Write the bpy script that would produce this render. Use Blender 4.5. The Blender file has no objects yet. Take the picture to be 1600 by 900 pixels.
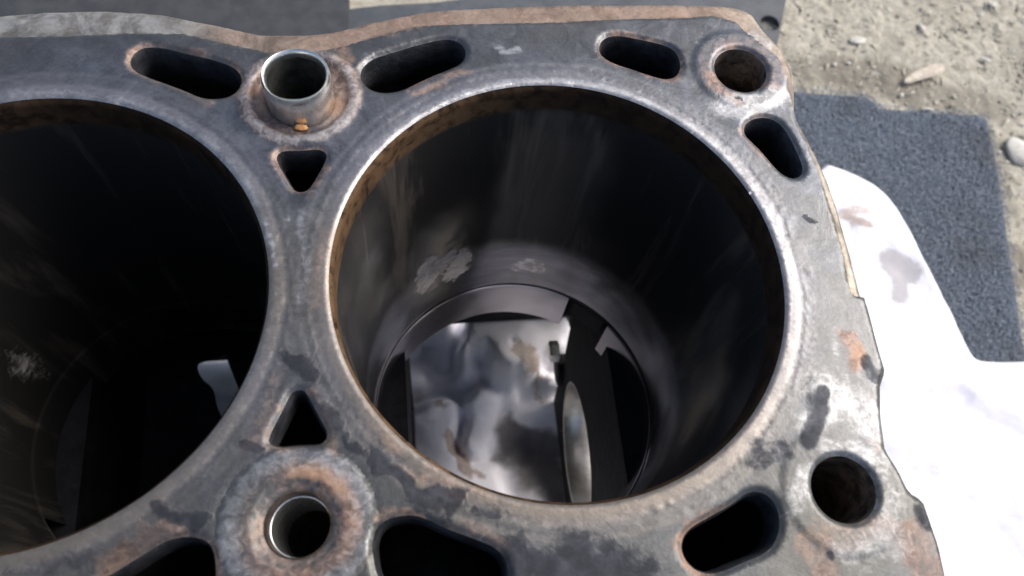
import bpy, bmesh, math, random
import numpy as np
from mathutils import Vector, Matrix
from mathutils.geometry import delaunay_2d_cdt

random.seed(7)
rng = np.random.default_rng(7)
R_ = math.radians
LIFT = 0.25          # deck of the block stands 25 cm over the ground; builders below use deck height = 0

# ------------------------------------------------------------------ camera
CAM = np.array([-0.02488998, -0.05673068, 0.12497461])
RV = np.array([0.40926016, -0.1021477, -0.07916879])
FPX = 1225.0


def rotm(r):
    a = np.linalg.norm(r)
    k = r / a
    K = np.array([[0, -k[2], k[1]], [k[2], 0, -k[0]], [-k[1], k[0], 0]])
    return np.eye(3) + np.sin(a) * K + (1 - np.cos(a)) * K @ K


RM = rotm(RV)
scene = bpy.context.scene
C = scene.collection
cd = bpy.data.cameras.new('camera')
cam = bpy.data.objects.new('camera', cd)
C.objects.link(cam)
cam.matrix_world = Matrix.Translation((CAM[0], CAM[1], CAM[2] + LIFT)) @ Matrix(RM.tolist()).to_4x4()
cd.sensor_width = 36.0
cd.lens = FPX * 36.0 / 1600.0
cd.clip_start = 0.005
cd.clip_end = 200
cd.dof.use_dof = True
cd.dof.focus_distance = 0.165
cd.dof.aperture_fstop = 26.0
scene.camera = cam

# ------------------------------------------------------------------ sky, sun, exposure
SUN_EL, SUN_AZ = 46.0, 18.0           # azimuth counted from +X towards +Y
world = bpy.data.worlds.new("World")
scene.world = world
world.use_nodes = True
wn = world.node_tree
bg = wn.nodes['Background']
sky = wn.nodes.new('ShaderNodeTexSky')
sky.sky_type = 'NISHITA'
sky.sun_disc = False
sky.sun_elevation = R_(SUN_EL)
sky.sun_rotation = R_(90.0 - SUN_AZ)
sky.air_density = 1.0
sky.dust_density = 3.0
sky.ozone_density = 1.0
wn.links.new(sky.outputs[0], bg.inputs[0])
bg.inputs[1].default_value = 0.07
sd = bpy.data.lights.new('sun', 'SUN')
sd.energy = 1.5
sd.angle = R_(38)
sd.color = (1.0, 0.965, 0.93)
sun = bpy.data.objects.new('sun', sd)
C.objects.link(sun)
sdir = Vector((math.cos(R_(SUN_EL)) * math.cos(R_(SUN_AZ)), math.cos(R_(SUN_EL)) * math.sin(R_(SUN_AZ)), math.sin(R_(SUN_EL))))
sun.rotation_euler = sdir.to_track_quat('Z', 'Y').to_euler()
sun.location = sdir * 2
scene.view_settings.view_transform = 'Standard'
scene.view_settings.look = 'None'
scene.view_settings.exposure = 1.25
scene.view_settings.gamma = 1.0


# ------------------------------------------------------------------ surveying: where a sight line meets a plane
def P(pts, z=0.0):
    """points seen in the photograph -> x, y on the plane of height z (deck coordinates, metres)"""
    pts = np.asarray(pts, float).reshape(-1, 2)
    d = np.stack([(pts[:, 0] - 800) / FPX, -(pts[:, 1] - 450) / FPX, -np.ones(len(pts))], 1) @ RM.T
    t = (z - CAM[2]) / d[:, 2]
    return (CAM + d * t[:, None])[:, :2]


def sm(a, b, x):
    t = np.clip((x - a) / (b - a), 0, 1)
    return t * t * (3 - 2 * t)


def hash2(ix, iy, seed):
    n = (ix.astype(np.int64) * 374761393 + iy.astype(np.int64) * 668265263 + seed * 1442695041) & 0xffffffff
    n = ((n ^ (n >> 13)) * 1274126177) & 0xffffffff
    n = n ^ (n >> 16)
    return (n & 0xffff) / 65535.0


def vnoise(x, y, seed=0):
    ix = np.floor(x); iy = np.floor(y)
    fx = x - ix; fy = y - iy
    fx = fx * fx * (3 - 2 * fx); fy = fy * fy * (3 - 2 * fy)
    a = hash2(ix, iy, seed); b = hash2(ix + 1, iy, seed)
    c = hash2(ix, iy + 1, seed); d = hash2(ix + 1, iy + 1, seed)
    return (a * (1 - fx) + b * fx) * (1 - fy) + (c * (1 - fx) + d * fx) * fy


def fbm(x, y, s, seed=0, octv=4):
    r = 0; a = 0.5; t = 0
    x = x / s; y = y / s
    for o in range(octv):
        r = r + a * vnoise(x, y, seed + o * 17); t += a
        a *= 0.5; x = x * 2.03 + 5.1; y = y * 2.03 + 3.7
    return r / t


def resample(poly, step, closed=True):
    poly = np.asarray(poly, float)
    q = np.vstack([poly, poly[:1]]) if closed else poly
    L = np.concatenate([[0], np.cumsum(np.hypot(*np.diff(q, axis=0).T))])
    n = max(6, int(round(L[-1] / step)))
    t = np.linspace(0, L[-1], n, endpoint=not closed)
    return np.stack([np.interp(t, L, q[:, 0]), np.interp(t, L, q[:, 1])], 1)


def smooth_loop(poly, it=3):
    """Chaikin corner cutting of a closed outline"""
    q = np.asarray(poly, float)
    for _ in range(it):
        n = np.roll(q, -1, 0)
        q = np.stack([q * .75 + n * .25, q * .25 + n * .75], 1).reshape(-1, 2)
    return q


def ccw(poly):
    x, y = poly[:, 0], poly[:, 1]
    a = np.sum(x * np.roll(y, -1) - np.roll(x, -1) * y)
    return poly if a > 0 else poly[::-1]


def offset(poly, d):
    """move a ccw outline outwards by d"""
    t = np.roll(poly, -1, 0) - np.roll(poly, 1, 0)
    t /= np.linalg.norm(t, axis=1)[:, None] + 1e-12
    return poly + np.stack([t[:, 1], -t[:, 0]], 1) * d


def circle(cx, cy, r, n):
    a = np.arange(n) * 2 * np.pi / n
    return np.stack([cx + r * np.cos(a), cy + r * np.sin(a)], 1)


def inside(pts, poly):
    x, y = pts[:, 0], pts[:, 1]
    r = np.zeros(len(pts), bool)
    a = poly; b = np.roll(poly, -1, 0)
    for (x1, y1), (x2, y2) in zip(a, b):
        if y1 == y2: continue
        c = ((y1 > y) != (y2 > y)) & (x < (x2 - x1) * (y - y1) / (y2 - y1) + x1)
        r ^= c
    return r


def dist(pts, poly, closed=True):
    """distance of each point to an outline, searched only in its neighbourhood"""
    a = poly if closed else poly[:-1]
    b = np.roll(poly, -1, 0) if closed else poly[1:]
    out = np.full(len(pts), 1e3)
    for s, e in zip(a, b):
        v = e - s
        L = v @ v + 1e-18
        t = np.clip(((pts - s) @ v) / L, 0, 1)
        dd = np.hypot(pts[:, 0] - s[0] - t * v[0], pts[:, 1] - s[1] - t * v[1])
        np.minimum(out, dd, out)
    return out


# ------------------------------------------------------------------ object helpers
def mesh_obj(name, verts, faces, mat=None, parent=None, smooth=True, loc=None):
    v = np.asarray(verts, float).copy()
    me = bpy.data.meshes.new(name)
    if loc is None:
        loc = (0.0, 0.0, 0.0)
        v[:, 2] += LIFT
    else:
        loc = (loc[0], loc[1], loc[2] + LIFT)
    me.from_pydata(v.tolist(), [], [tuple(int(i) for i in f) for f in faces])
    me.update()
    if smooth:
        me.polygons.foreach_set('use_smooth', [True] * len(me.polygons))
    o = bpy.data.objects.new(name, me)
    C.objects.link(o)
    o.location = loc
    if mat: me.materials.append(mat)
    if parent: o.parent = parent
    return o


def sharp(o, deg=35):
    me = o.data
    bm = bmesh.new(); bm.from_mesh(me)
    for e in bm.edges:
        if len(e.link_faces) == 2 and e.calc_face_angle(0) > R_(deg): e.smooth = False
    bm.to_mesh(me); bm.free()


def attr(o, name, arr):
    a = o.data.color_attributes.new(name, 'FLOAT_COLOR', 'POINT')
    buf = np.ones((len(arr), 4))
    buf[:, :arr.shape[1]] = arr
    a.data.foreach_set('color', buf.ravel())


def tag(o, label=None, cat=None, group=None, kind=None):
    if label: o['label'] = label
    if cat: o['category'] = cat
    if group: o['group'] = group
    if kind: o['kind'] = kind
    return o


def tube(loops, closed_ends=(False, False)):
    """skin consecutive loops of equal length (arrays n x 3)"""
    n = len(loops[0])
    v = np.vstack(loops)
    f = []
    for k in range(len(loops) - 1):
        a = k * n; b = a + n
        for i in range(n):
            j = (i + 1) % n
            f.append((a + i, b + i, b + j, a + j))
    if closed_ends[0]: f.append(tuple(range(n)))
    if closed_ends[1]: f.append(tuple(reversed(range((len(loops) - 1) * n, len(loops) * n))))
    return v, f


def at_z(loop, z):
    return np.column_stack([loop, np.full(len(loop), z)])


def box(x0, x1, y0, y1, z0, z1):
    v = [(x, y, z) for z in (z0, z1) for y in (y0, y1) for x in (x0, x1)]
    f = [(0, 2, 3, 1), (4, 5, 7, 6), (0, 1, 5, 4), (2, 6, 7, 3), (0, 4, 6, 2), (1, 3, 7, 5)]
    return v, f


# ------------------------------------------------------------------ materials
def new_mat(name):
    m = bpy.data.materials.new(name)
    m.use_nodes = True
    nt = m.node_tree
    return m, nt, nt.nodes['Principled BSDF']


class NB:
    """small node building helper"""
    def __init__(s, nt):
        s.nt = nt
        tc = nt.nodes.new('ShaderNodeTexCoord')
        s.co = tc.outputs['Object']

    def link(s, a, b): s.nt.links.new(a, b)

    def mapped(s, scale):
        m = s.nt.nodes.new('ShaderNodeMapping')
        m.inputs['Scale'].default_value = scale
        s.link(s.co, m.inputs[0])
        return m.outputs[0]

    def noise(s, scale, detail=6, rough=.6, co=None, dist=0.0):
        n = s.nt.nodes.new('ShaderNodeTexNoise')
        n.inputs['Scale'].default_value = scale
        n.inputs['Detail'].default_value = detail
        n.inputs['Roughness'].default_value = rough
        n.inputs['Distortion'].default_value = dist
        s.link(co or s.co, n.inputs['Vector'])
        return n.outputs['Fac']

    def ramp(s, fac, a, b, c0=(0, 0, 0, 1), c1=(1, 1, 1, 1)):
        r = s.nt.nodes.new('ShaderNodeValToRGB')
        r.color_ramp.elements[0].position = a
        r.color_ramp.elements[1].position = b
        r.color_ramp.elements[0].color = c0
        r.color_ramp.elements[1].color = c1
        s.link(fac, r.inputs[0])
        return r.outputs[0]

    def mix(s, fac, a, b, mode='MIX'):
        m = s.nt.nodes.new('ShaderNodeMix')
        m.data_type = 'RGBA'; m.blend_type = mode
        for val, sock in ((fac, m.inputs[0]), (a, m.inputs[6]), (b, m.inputs[7])):
            if isinstance(val, (int, float)): sock.default_value = val
            elif isinstance(val, tuple): sock.default_value = (*val[:3], 1)
            else: s.link(val, sock)
        return m.outputs[2]

    def math(s, op, a, b=0.0, c=None, clamp=False):
        m = s.nt.nodes.new('ShaderNodeMath')
        m.operation = op; m.use_clamp = clamp
        for val, sock in ((a, m.inputs[0]), (b, m.inputs[1]), (c, m.inputs[2])):
            if val is None: continue
            if isinstance(val, (int, float)): sock.default_value = val
            else: s.link(val, sock)
        return m.outputs[0]

    def attr(s, name):
        a = s.nt.nodes.new('ShaderNodeAttribute')
        a.attribute_name = name
        sp = s.nt.nodes.new('ShaderNodeSeparateColor')
        s.link(a.outputs['Color'], sp.inputs[0])
        return sp.outputs[0], sp.outputs[1], sp.outputs[2]

    def smooth(s, v, a, b):
        m = s.nt.nodes.new('ShaderNodeMapRange')
        m.interpolation_type = 'SMOOTHSTEP'
        m.inputs[1].default_value = a; m.inputs[2].default_value = b
        s.link(v, m.inputs[0])
        return m.outputs[0]

    def bump(s, h, strength, distance, normal=None):
        b = s.nt.nodes.new('ShaderNodeBump')
        b.inputs['Strength'].default_value = strength
        b.inputs['Distance'].default_value = distance
        s.link(h, b.inputs['Height'])
        if normal: s.link(normal, b.inputs['Normal'])
        return b.outputs[0]


def mat_deck():
    m, nt, b = new_mat('weathered_deck_metal')
    n = NB(nt)
    rust, pale, dark = n.attr('wear')
    ring, rim, tan = n.attr('zone')
    big = n.noise(45, 5, .6)
    mid = n.noise(260, 6, .65, dist=.4)
    fine = n.noise(1400, 5, .7)
    gr = n.noise(650, 5, .6, dist=.8)
    # bare gasket print: blue grey, mottled
    huge = n.noise(22, 4, .6, dist=.6)
    cloud = n.noise(110, 8, .7, dist=1.2)
    speck = n.noise(900, 6, .75)
    col = n.mix(n.smooth(cloud, .34, .64), (.072, .077, .085), (.122, .130, .146))
    col = n.mix(n.math('MULTIPLY', n.smooth(mid, .44, .70), .75), col, (.170, .172, .190))
    col = n.mix(n.math('MULTIPLY', n.smooth(huge, .45, .62), .7), col, (.098, .096, .092))
    col = n.mix(n.math('MULTIPLY', n.smooth(speck, .60, .74), .3), col, (.30, .30, .31))
    # tan / olive tinted oily film
    col = n.mix(n.math('MULTIPLY', tan, n.math('MULTIPLY_ADD', cloud, 1.3, .0), clamp=True), col, (.088, .084, .069))
    # fire ring print: lighter machined metal
    rr = n.math('MULTIPLY', ring, n.math('MULTIPLY_ADD', gr, .9, .35), clamp=True)
    col = n.mix(rr, col, n.mix(tan, (.255, .247, .252), (.215, .180, .145)))
    # cast rim outside of the gasket
    band = n.mix(n.smooth(cloud, .35, .65), (.17, .152, .125), (.34, .315, .27))
    band = n.mix(n.math('MULTIPLY', n.smooth(mid, .5, .7), .5), band, (.44, .42, .37))
    band = n.mix(n.math('MULTIPLY', tan, .75), band, n.mix(n.smooth(cloud, .38, .6), (.20, .135, .10), (.36, .27, .205)))
    col = n.mix(rim, col, band)
    # rust
    rf = n.math('ADD', rust, n.math('MULTIPLY_ADD', cloud, 1.0, -.5))
    rf = n.math('ADD', rf, n.math('MULTIPLY_ADD', gr, .7, -.35))
    rf = n.smooth(rf, .22, 1.15)
    rcol = n.mix(n.smooth(gr, .35, .65), (.17, .105, .082), (.36, .255, .205))
    rcol = n.mix(n.math('MULTIPLY', n.smooth(n.noise(90, 4, .6), .50, .64), n.math('MULTIPLY_ADD', rim, -.65, .8)), rcol, (.46, .275, .165))
    col = n.mix(n.math('MULTIPLY', rf, .85), col, rcol)
    # pale oxide, also carrying painted glints of the lip and rim
    pf = n.math('ADD', pale, n.math('MULTIPLY_ADD', gr, 1.2, -.6))
    pf = n.smooth(n.math('ADD', pf, n.math('MULTIPLY_ADD', cloud, 1.2, -.6)), .15, 1.15)
    col = n.mix(n.math('MULTIPLY', pf, .8), col, (.46, .46, .465))
    # black gasket residue
    dn = n.math('ADD', n.math('MULTIPLY_ADD', gr, .9, -.45), n.math('MULTIPLY_ADD', cloud, .9, -.45))
    df = n.smooth(n.math('ADD', dark, dn), .24, .80)
    col = n.mix(n.math('MULTIPLY', df, .86), col, n.mix(n.smooth(mid, .4, .65), (.022, .024, .031), (.050, .053, .064)))
    # grain
    g = n.math('MULTIPLY_ADD', fine, .7, .65)
    gv = nt.nodes.new('ShaderNodeCombineColor')
    for i in range(3): n.link(g, gv.inputs[i])
    col = n.mix(1.0, col, gv.outputs[0], 'MULTIPLY')
    n.link(col, b.inputs['Base Color'])
    b.inputs['Metallic'].default_value = .7
    rough = n.math('MULTIPLY_ADD', cloud, .35, .22)
    rough = n.math('ADD', rough, n.math('MULTIPLY', rf, .22))
    rough = n.math('ADD', rough, n.math('MULTIPLY', df, .2))
    rough = n.math('ADD', rough, n.math('MULTIPLY', tan, .08))
    rough = n.math('ADD', rough, n.math('MULTIPLY', rim, .12), clamp=True)
    n.link(rough, b.inputs['Roughness'])
    h = n.math('ADD', n.math('MULTIPLY', cloud, 1.0), n.math('MULTIPLY', mid, .35))
    h = n.math('ADD', h, n.math('MULTIPLY', fine, .12))
    h = n.math('ADD', h, n.math('MULTIPLY', df, .5))
    n.link(n.bump(h, .30, .0004), b.inputs['Normal'])
    return m


def mat_liner():
    m, nt, b = new_mat('shaded_bore_wall')
    n = NB(nt)
    carbon, patch, band = n.attr('wear')
    wall_shade, _f1, _f2 = n.attr('wall_shade')
    st = n.noise(1.0, 5, .65, co=n.mapped((60, 60, 260)))
    streak = n.noise(1.0, 4, .6, co=n.mapped((25, 25, 420)))
    v = n.noise(1.0, 4, .6, co=n.mapped((120, 120, 14)), dist=.5)
    shade_noise = n.noise(1.0, 4, .6, co=n.mapped((38, 38, 24)), dist=.8)
    ff = n.smooth(n.math('ADD', wall_shade, n.math('MULTIPLY_ADD', shade_noise, .5, -.25)), .0, .9)
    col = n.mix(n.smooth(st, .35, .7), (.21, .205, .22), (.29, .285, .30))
    col = n.mix(ff, col, (.026, .025, .024))  # near-black tone painted on the wall in place of shade
    col = n.mix(n.math('MULTIPLY', n.smooth(v, .5, .72), .5), col, (.16, .135, .11))
    mm = n.noise(300, 5, .65, dist=.5)
    ccol = n.mix(n.smooth(mm, .35, .65), (.032, .020, .013), (.085, .048, .026))
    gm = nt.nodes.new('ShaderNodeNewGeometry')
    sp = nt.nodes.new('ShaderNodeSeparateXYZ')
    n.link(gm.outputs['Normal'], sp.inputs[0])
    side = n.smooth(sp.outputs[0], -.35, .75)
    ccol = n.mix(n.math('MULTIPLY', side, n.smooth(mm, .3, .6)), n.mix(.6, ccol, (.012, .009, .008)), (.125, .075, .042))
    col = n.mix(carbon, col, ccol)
    col = n.mix(band, col, (.42, .40, .43))
    pcol = n.mix(n.smooth(mm, .35, .65), (.50, .46, .43), (.80, .76, .74))
    pf = n.smooth(n.math('ADD', patch, n.math('MULTIPLY_ADD', mm, .9, -.45)), .2, .8)
    col = n.mix(pf, col, pcol)
    n.link(col, b.inputs['Base Color'])
    met = n.math('SUBTRACT', n.math('MULTIPLY_ADD', ff, -.86, .9), n.math('ADD', n.math('MULTIPLY', carbon, .75), n.math('MULTIPLY', pf, .35)), clamp=True)
    n.link(met, b.inputs['Metallic'])
    r = n.math('MULTIPLY_ADD', v, .06, .16)
    r = n.math('ADD', r, n.math('MULTIPLY', carbon, .35))
    r = n.math('ADD', r, n.math('MULTIPLY', pf, .22), clamp=True)
    n.link(r, b.inputs['Roughness'])
    sw = n.noise(1.0, 2, .5, co=n.mapped((42, 42, 34)))
    h = n.math('ADD', n.math('MULTIPLY', st, .012), n.math('MULTIPLY', sw, 2.6))
    n.link(n.math('MULTIPLY_ADD', ff, -.46, .5), b.inputs['Specular IOR Level'])
    n.link(n.bump(h, .3, .0006), b.inputs['Normal'])
    return m


def mat_cast(name, c0, c1, rough=.6, metal=.3, scale=180, bump=.0006):
    m, nt, b = new_mat(name)
    n = NB(nt)
    a = n.noise(scale, 6, .65)
    f = n.noise(scale * 6, 4, .6)
    big = n.noise(scale * .2, 3, .5)
    col = n.mix(n.smooth(a, .35, .65), c0, c1)
    col = n.mix(n.math('MULTIPLY', n.smooth(big, .5, .7), .4), col, tuple(x * .6 for x in c0))
    n.link(col, b.inputs['Base Color'])
    b.inputs['Metallic'].default_value = metal
    n.link(n.math('MULTIPLY_ADD', f, .25, rough - .12), b.inputs['Roughness'])
    n.link(n.bump(n.math('ADD', a, n.math('MULTIPLY', f, .4)), .5, bump), b.inputs['Normal'])
    return m


def mat_ground():
    m, nt, b = new_mat('sandy_ground')
    n = NB(nt)
    damp, _, _ = n.attr('wear')
    a = n.noise(22, 8, .65)
    g = n.noise(240, 6, .7, dist=.3)
    f = n.noise(900, 4, .7)
    s = n.noise(1.0, 5, .6, co=n.mapped((160, 420, 1)), dist=1.2)
    col = n.mix(n.smooth(g, .30, .66), (.33, .30, .235), (.49, .455, .37))
    col = n.mix(n.math('MULTIPLY', n.smooth(a, .5, .68), .5), col, (.32, .285, .225))
    col = n.mix(n.smooth(s, .62, .72), col, (.60, .57, .49))
    col = n.mix(n.math('MULTIPLY', n.smooth(f, .60, .78), .35), col, (.13, .11, .085))
    dm = n.smooth(n.math('ADD', damp, n.math('MULTIPLY_ADD', g, .9, -.45)), .2, .8)
    col = n.mix(n.math('MULTIPLY', dm, .62), col, (.125, .105, .08))
    n.link(col, b.inputs['Base Color'])
    b.inputs['Roughness'].default_value = .95
    n.link(n.bump(n.math('ADD', g, n.math('MULTIPLY', f, .5)), .6, .0012), b.inputs['Normal'])
    return m


def mat_rag():
    m, nt, b = new_mat('white_cotton')
    n = NB(nt)
    brown, grey, rag_shade = n.attr('wear')
    g = n.noise(500, 6, .7, dist=.8)
    lo = n.noise(60, 4, .6)
    col = n.mix(n.smooth(lo, .4, .7), (.88, .855, .89), (.80, .775, .82))
    bf = n.smooth(n.math('ADD', brown, n.math('MULTIPLY_ADD', g, 1.3, -.65)), .2, .72)
    col = n.mix(n.math('MULTIPLY', bf, .7), col, n.mix(n.smooth(g, .4, .6), (.20, .115, .06), (.42, .28, .17)))
    gf = n.smooth(n.math('ADD', grey, n.math('MULTIPLY_ADD', g, 1.0, -.5)), .3, .8)
    col = n.mix(n.math('MULTIPLY', gf, .7), col, (.38, .35, .33))
    of = n.smooth(n.math('ADD', rag_shade, n.math('MULTIPLY_ADD', lo, .5, -.25)), .3, .8)
    col = n.mix(n.math('MULTIPLY', of, .88), col, (.075, .066, .062))  # dark tone painted on the cloth in place of shade
    n.link(col, b.inputs['Base Color'])
    b.inputs['Roughness'].default_value = .9
    wv = nt.nodes.new('ShaderNodeTexWave')
    wv.inputs['Scale'].default_value = 700
    n.link(n.co, wv.inputs[0])
    cr = n.noise(110, 5, .65, dist=1.5)
    n.link(n.bump(n.math('ADD', n.math('ADD', g, n.math('MULTIPLY', cr, 2.0)), n.math('MULTIPLY', wv.outputs['Fac'], .3)), .3, .0006), b.inputs['Normal'])
    return m


def mat_felt(name, c0, c1):
    m, nt, b = new_mat(name)
    n = NB(nt)
    g = n.noise(700, 6, .75, dist=1.0)
    lo = n.noise(30, 4, .6)
    col = n.mix(n.smooth(g, .35, .68), c0, c1)
    col = n.mix(n.math('MULTIPLY', n.smooth(lo, .5, .7), .35), col, (.085, .08, .07))
    n.link(col, b.inputs['Base Color'])
    b.inputs['Roughness'].default_value = 1.0
    n.link(n.bump(g, 1.0, .001), b.inputs['Normal'])
    return m


M_deck = mat_deck()
M_liner = mat_liner()
M_port = mat_cast('black_port_casting', (.012, .013, .015), (.04, .04, .045), .6, .2, 300)
M_bore = mat_cast('dark_sleeve_bore', (.045, .047, .042), (.12, .12, .105), .4, .6, 250, .0002)
M_thread = mat_cast('bolt_hole_steel', (.08, .065, .055), (.30, .24, .19), .4, .7, 300)
M_case = mat_cast('crankcase_casting', (.006, .006, .008), (.018, .018, .021), .7, .0, 160)
M_case.node_tree.nodes['Principled BSDF'].inputs['Specular IOR Level'].default_value = .25
M_outer = mat_cast('outer_casting', (.10, .095, .09), (.20, .18, .16), .6, .3, 120)
M_steel = mat_cast('turned_steel', (.66, .66, .64), (.80, .80, .78), .30, .95, 200, .00005)
M_shell = mat_cast('bearing_shell_metal', (.42, .39, .36), (.62, .59, .56), .35, .9, 90, .0003)
M_rustlump = mat_cast('orange_rust', (.40, .19, .07), (.58, .31, .12), .85, 0, 900)
M_ground = mat_ground()
M_rag = mat_rag()
M_felt = mat_felt('dark_blue_grey_felt', (.074, .094, .124), (.145, .170, .208))
M_fibre = mat_felt('felt_fibre', (.15, .18, .22), (.42, .46, .50))
M_panel = mat_cast('dark_grey_sheet', (.040, .041, .044), (.060, .061, .063), .55, .1, 90, .0003)
M_panel2 = mat_cast('grey_blue_sheet', (.062, .070, .078), (.095, .10, .108), .55, .1, 90, .0003)
M_stone = mat_cast('pale_stone', (.52, .49, .43), (.66, .63, .56), .9, 0, 200, .001)
M_wood = mat_cast('split_wood', (.52, .44, .34), (.74, .66, .54), .8, 0, 400)
M_straw = mat_cast('straw', (.42, .38, .29), (.62, .59, .50), .8, 0, 300)
M_grit = mat_cast('grit', (.22, .195, .15), (.56, .53, .45), .9, 0, 150, .001)

# ------------------------------------------------------------------ the deck of the block, as surveyed on its plane
RB = 0.04            # bore radius
SP = 0.0912          # bore spacing


def zpx(pts, ox, oy, k):
    return [(ox + x / k, oy + y / k) for x, y in pts]


slotA = zpx([(600, 290), (615, 250), (660, 215), (740, 210), (860, 240), (1000, 272), (1080, 300), (1120, 330), (1135, 370), (1115, 420), (1070, 450), (1000, 458), (940, 455), (870, 420), (760, 380), (680, 352), (625, 325)], 0, 0, 3)
slotB = zpx([(635, 330), (650, 300), (700, 265), (800, 235), (900, 205), (1000, 180), (1060, 175), (1110, 190), (1135, 225), (1135, 265), (1110, 295), (1050, 320), (950, 360), (850, 410), (800, 428), (730, 430), (670, 405), (640, 370)], 350, 0, 3)
slotC = zpx([(405, 210), (425, 175), (460, 157), (530, 162), (620, 180), (720, 202), (765, 225), (790, 270), (795, 320), (775, 355), (730, 368), (680, 355), (580, 322), (480, 290), (430, 265), (410, 240)], 800, 0, 3)
slotD = zpx([(1082, 600), (1100, 565), (1150, 542), (1210, 543), (1260, 570), (1295, 615), (1330, 680), (1365, 760), (1375, 800), (1355, 830), (1310, 833), (1270, 810), (1230, 770), (1180, 710), (1120, 650), (1090, 620)], 800, 0, 3)
triF = zpx([(235, 715), (260, 697), (350, 700), (450, 690), (480, 700), (488, 720), (465, 770), (430, 830), (400, 885), (355, 905), (320, 890), (290, 830), (255, 770)], 350, 0, 3)
triG = zpx([(375, 230), (398, 242), (420, 288), (448, 342), (478, 392), (484, 424), (455, 438), (370, 440), (300, 447), (262, 445), (258, 420), (285, 375), (320, 308), (348, 248)], 300, 500, 2.25)
slotH = zpx([(500, 900), (600, 840), (700, 775), (780, 730), (860, 712), (940, 718), (985, 745), (1005, 800), (1010, 900), (1000, 980), (950, 1025), (850, 1035), (650, 1030), (480, 1010), (420, 970), (440, 930)], 0, 600, 3)
slotI = zpx([(630, 790), (640, 740), (665, 705), (710, 688), (780, 682), (830, 700), (900, 735), (1000, 770), (1070, 800), (1105, 840), (1115, 900), (1110, 960), (1060, 1000), (950, 1010), (800, 990), (690, 950), (645, 890)], 300, 500, 2.25)
slotJ = [(1207, 776), (1189, 766), (1167, 769), (1147, 787), (1117, 803), (1083, 822), (1068, 837), (1064, 857), (1070, 875), (1083, 889), (1098, 897), (1112, 898), (1131, 893), (1158, 881), (1198, 865), (1213, 851), (1222, 824), (1218, 796)]

bores = [(0.0, 0.0), (-SP, 0.0), (-2 * SP, 0.0)]
ports = {}
for k, s in (('A', slotA), ('B', slotB), ('C', slotC), ('D', slotD), ('F', triF), ('G', triG), ('H', slotH), ('I', slotI), ('J', slotJ)):
    q = ccw(P(s))
    ports[k] = smooth_loop(resample(q, .0022), 2)
# the same core openings repeat at the next web, left of the picture
for k in 'ABFGHI':
    q = ports[k].copy(); q[:, 0] -= SP
    ports[k + '2'] = q
BH = {'E': (.0427, .0429, .0055), 'K': (.0416, -.0418, .0054), 'L': (-.0455, -.0396, .0049), 'S': (-.0457, .0397, .0062),
      'L2': (-.0455 - SP, -.0396, .0049), 'S2': (-.0457 - SP, .0397, .0062)}

outer_px = [(0, 10), (67, 5), (160, 3), (250, 8), (333, 25), (400, 40), (483, 41), (523, 36), (563, 25), (617, 13), (667, 5), (717, 1), (800, -3), (900, -6), (1000, -6), (1100, -5), (1140, -3), (1167, 3), (1185, 13), (1198, 33), (1213, 50), (1231, 67), (1245, 98), (1250, 133), (1250, 167), (1262, 190), (1277, 217), (1292, 247), (1302, 268), (1317, 310), (1335, 373), (1353, 440), (1367, 490), (1380, 540), (1391, 576), (1383, 598), (1384, 647), (1391, 700), (1411, 731), (1429, 767), (1451, 780), (1462, 811), (1476, 851), (1487, 900), (1498, 960), (1500, 1060)]
line_px = [(0, 57), (50, 57), (110, 54), (200, 51), (283, 51), (333, 62), (383, 73), (417, 80), (465, 84), (500, 80), (550, 67), (600, 53), (650, 40), (717, 37), (783, 35), (850, 34), (930, 31), (1000, 28), (1067, 26), (1117, 24), (1150, 33), (1170, 52), (1190, 70), (1213, 88), (1230, 112), (1233, 128), (1236, 150), (1245, 190), (1262, 225), (1275, 255), (1300, 330), (1318, 400), (1330, 460)]
outer = P(outer_px)
line = P(line_px)
XL = -.235
yl = outer[0, 1]
left_top = [(x, yl - .0025 + .0025 * math.cos((x + .103) / .0912 * 2 * math.pi)) for x in np.arange(-.110, XL, -.006)]
bot = [(.060, -.078), (-.02, -.0765), (-.10, -.078), (-.17, -.077), (XL, -.078)]
outline = np.array(left_top[::-1] + outer.tolist() + bot)
outline = ccw(resample(outline, .0012))
left_line = [(x, line[0, 1] - .002 + .002 * math.cos((x + .103) / .0912 * 2 * math.pi)) for x in np.arange(-.110, XL - .01, -.006)]
rimline = np.array(left_line[::-1] + line.tolist())
rimline = resample(rimline, .0015, False)


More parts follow.
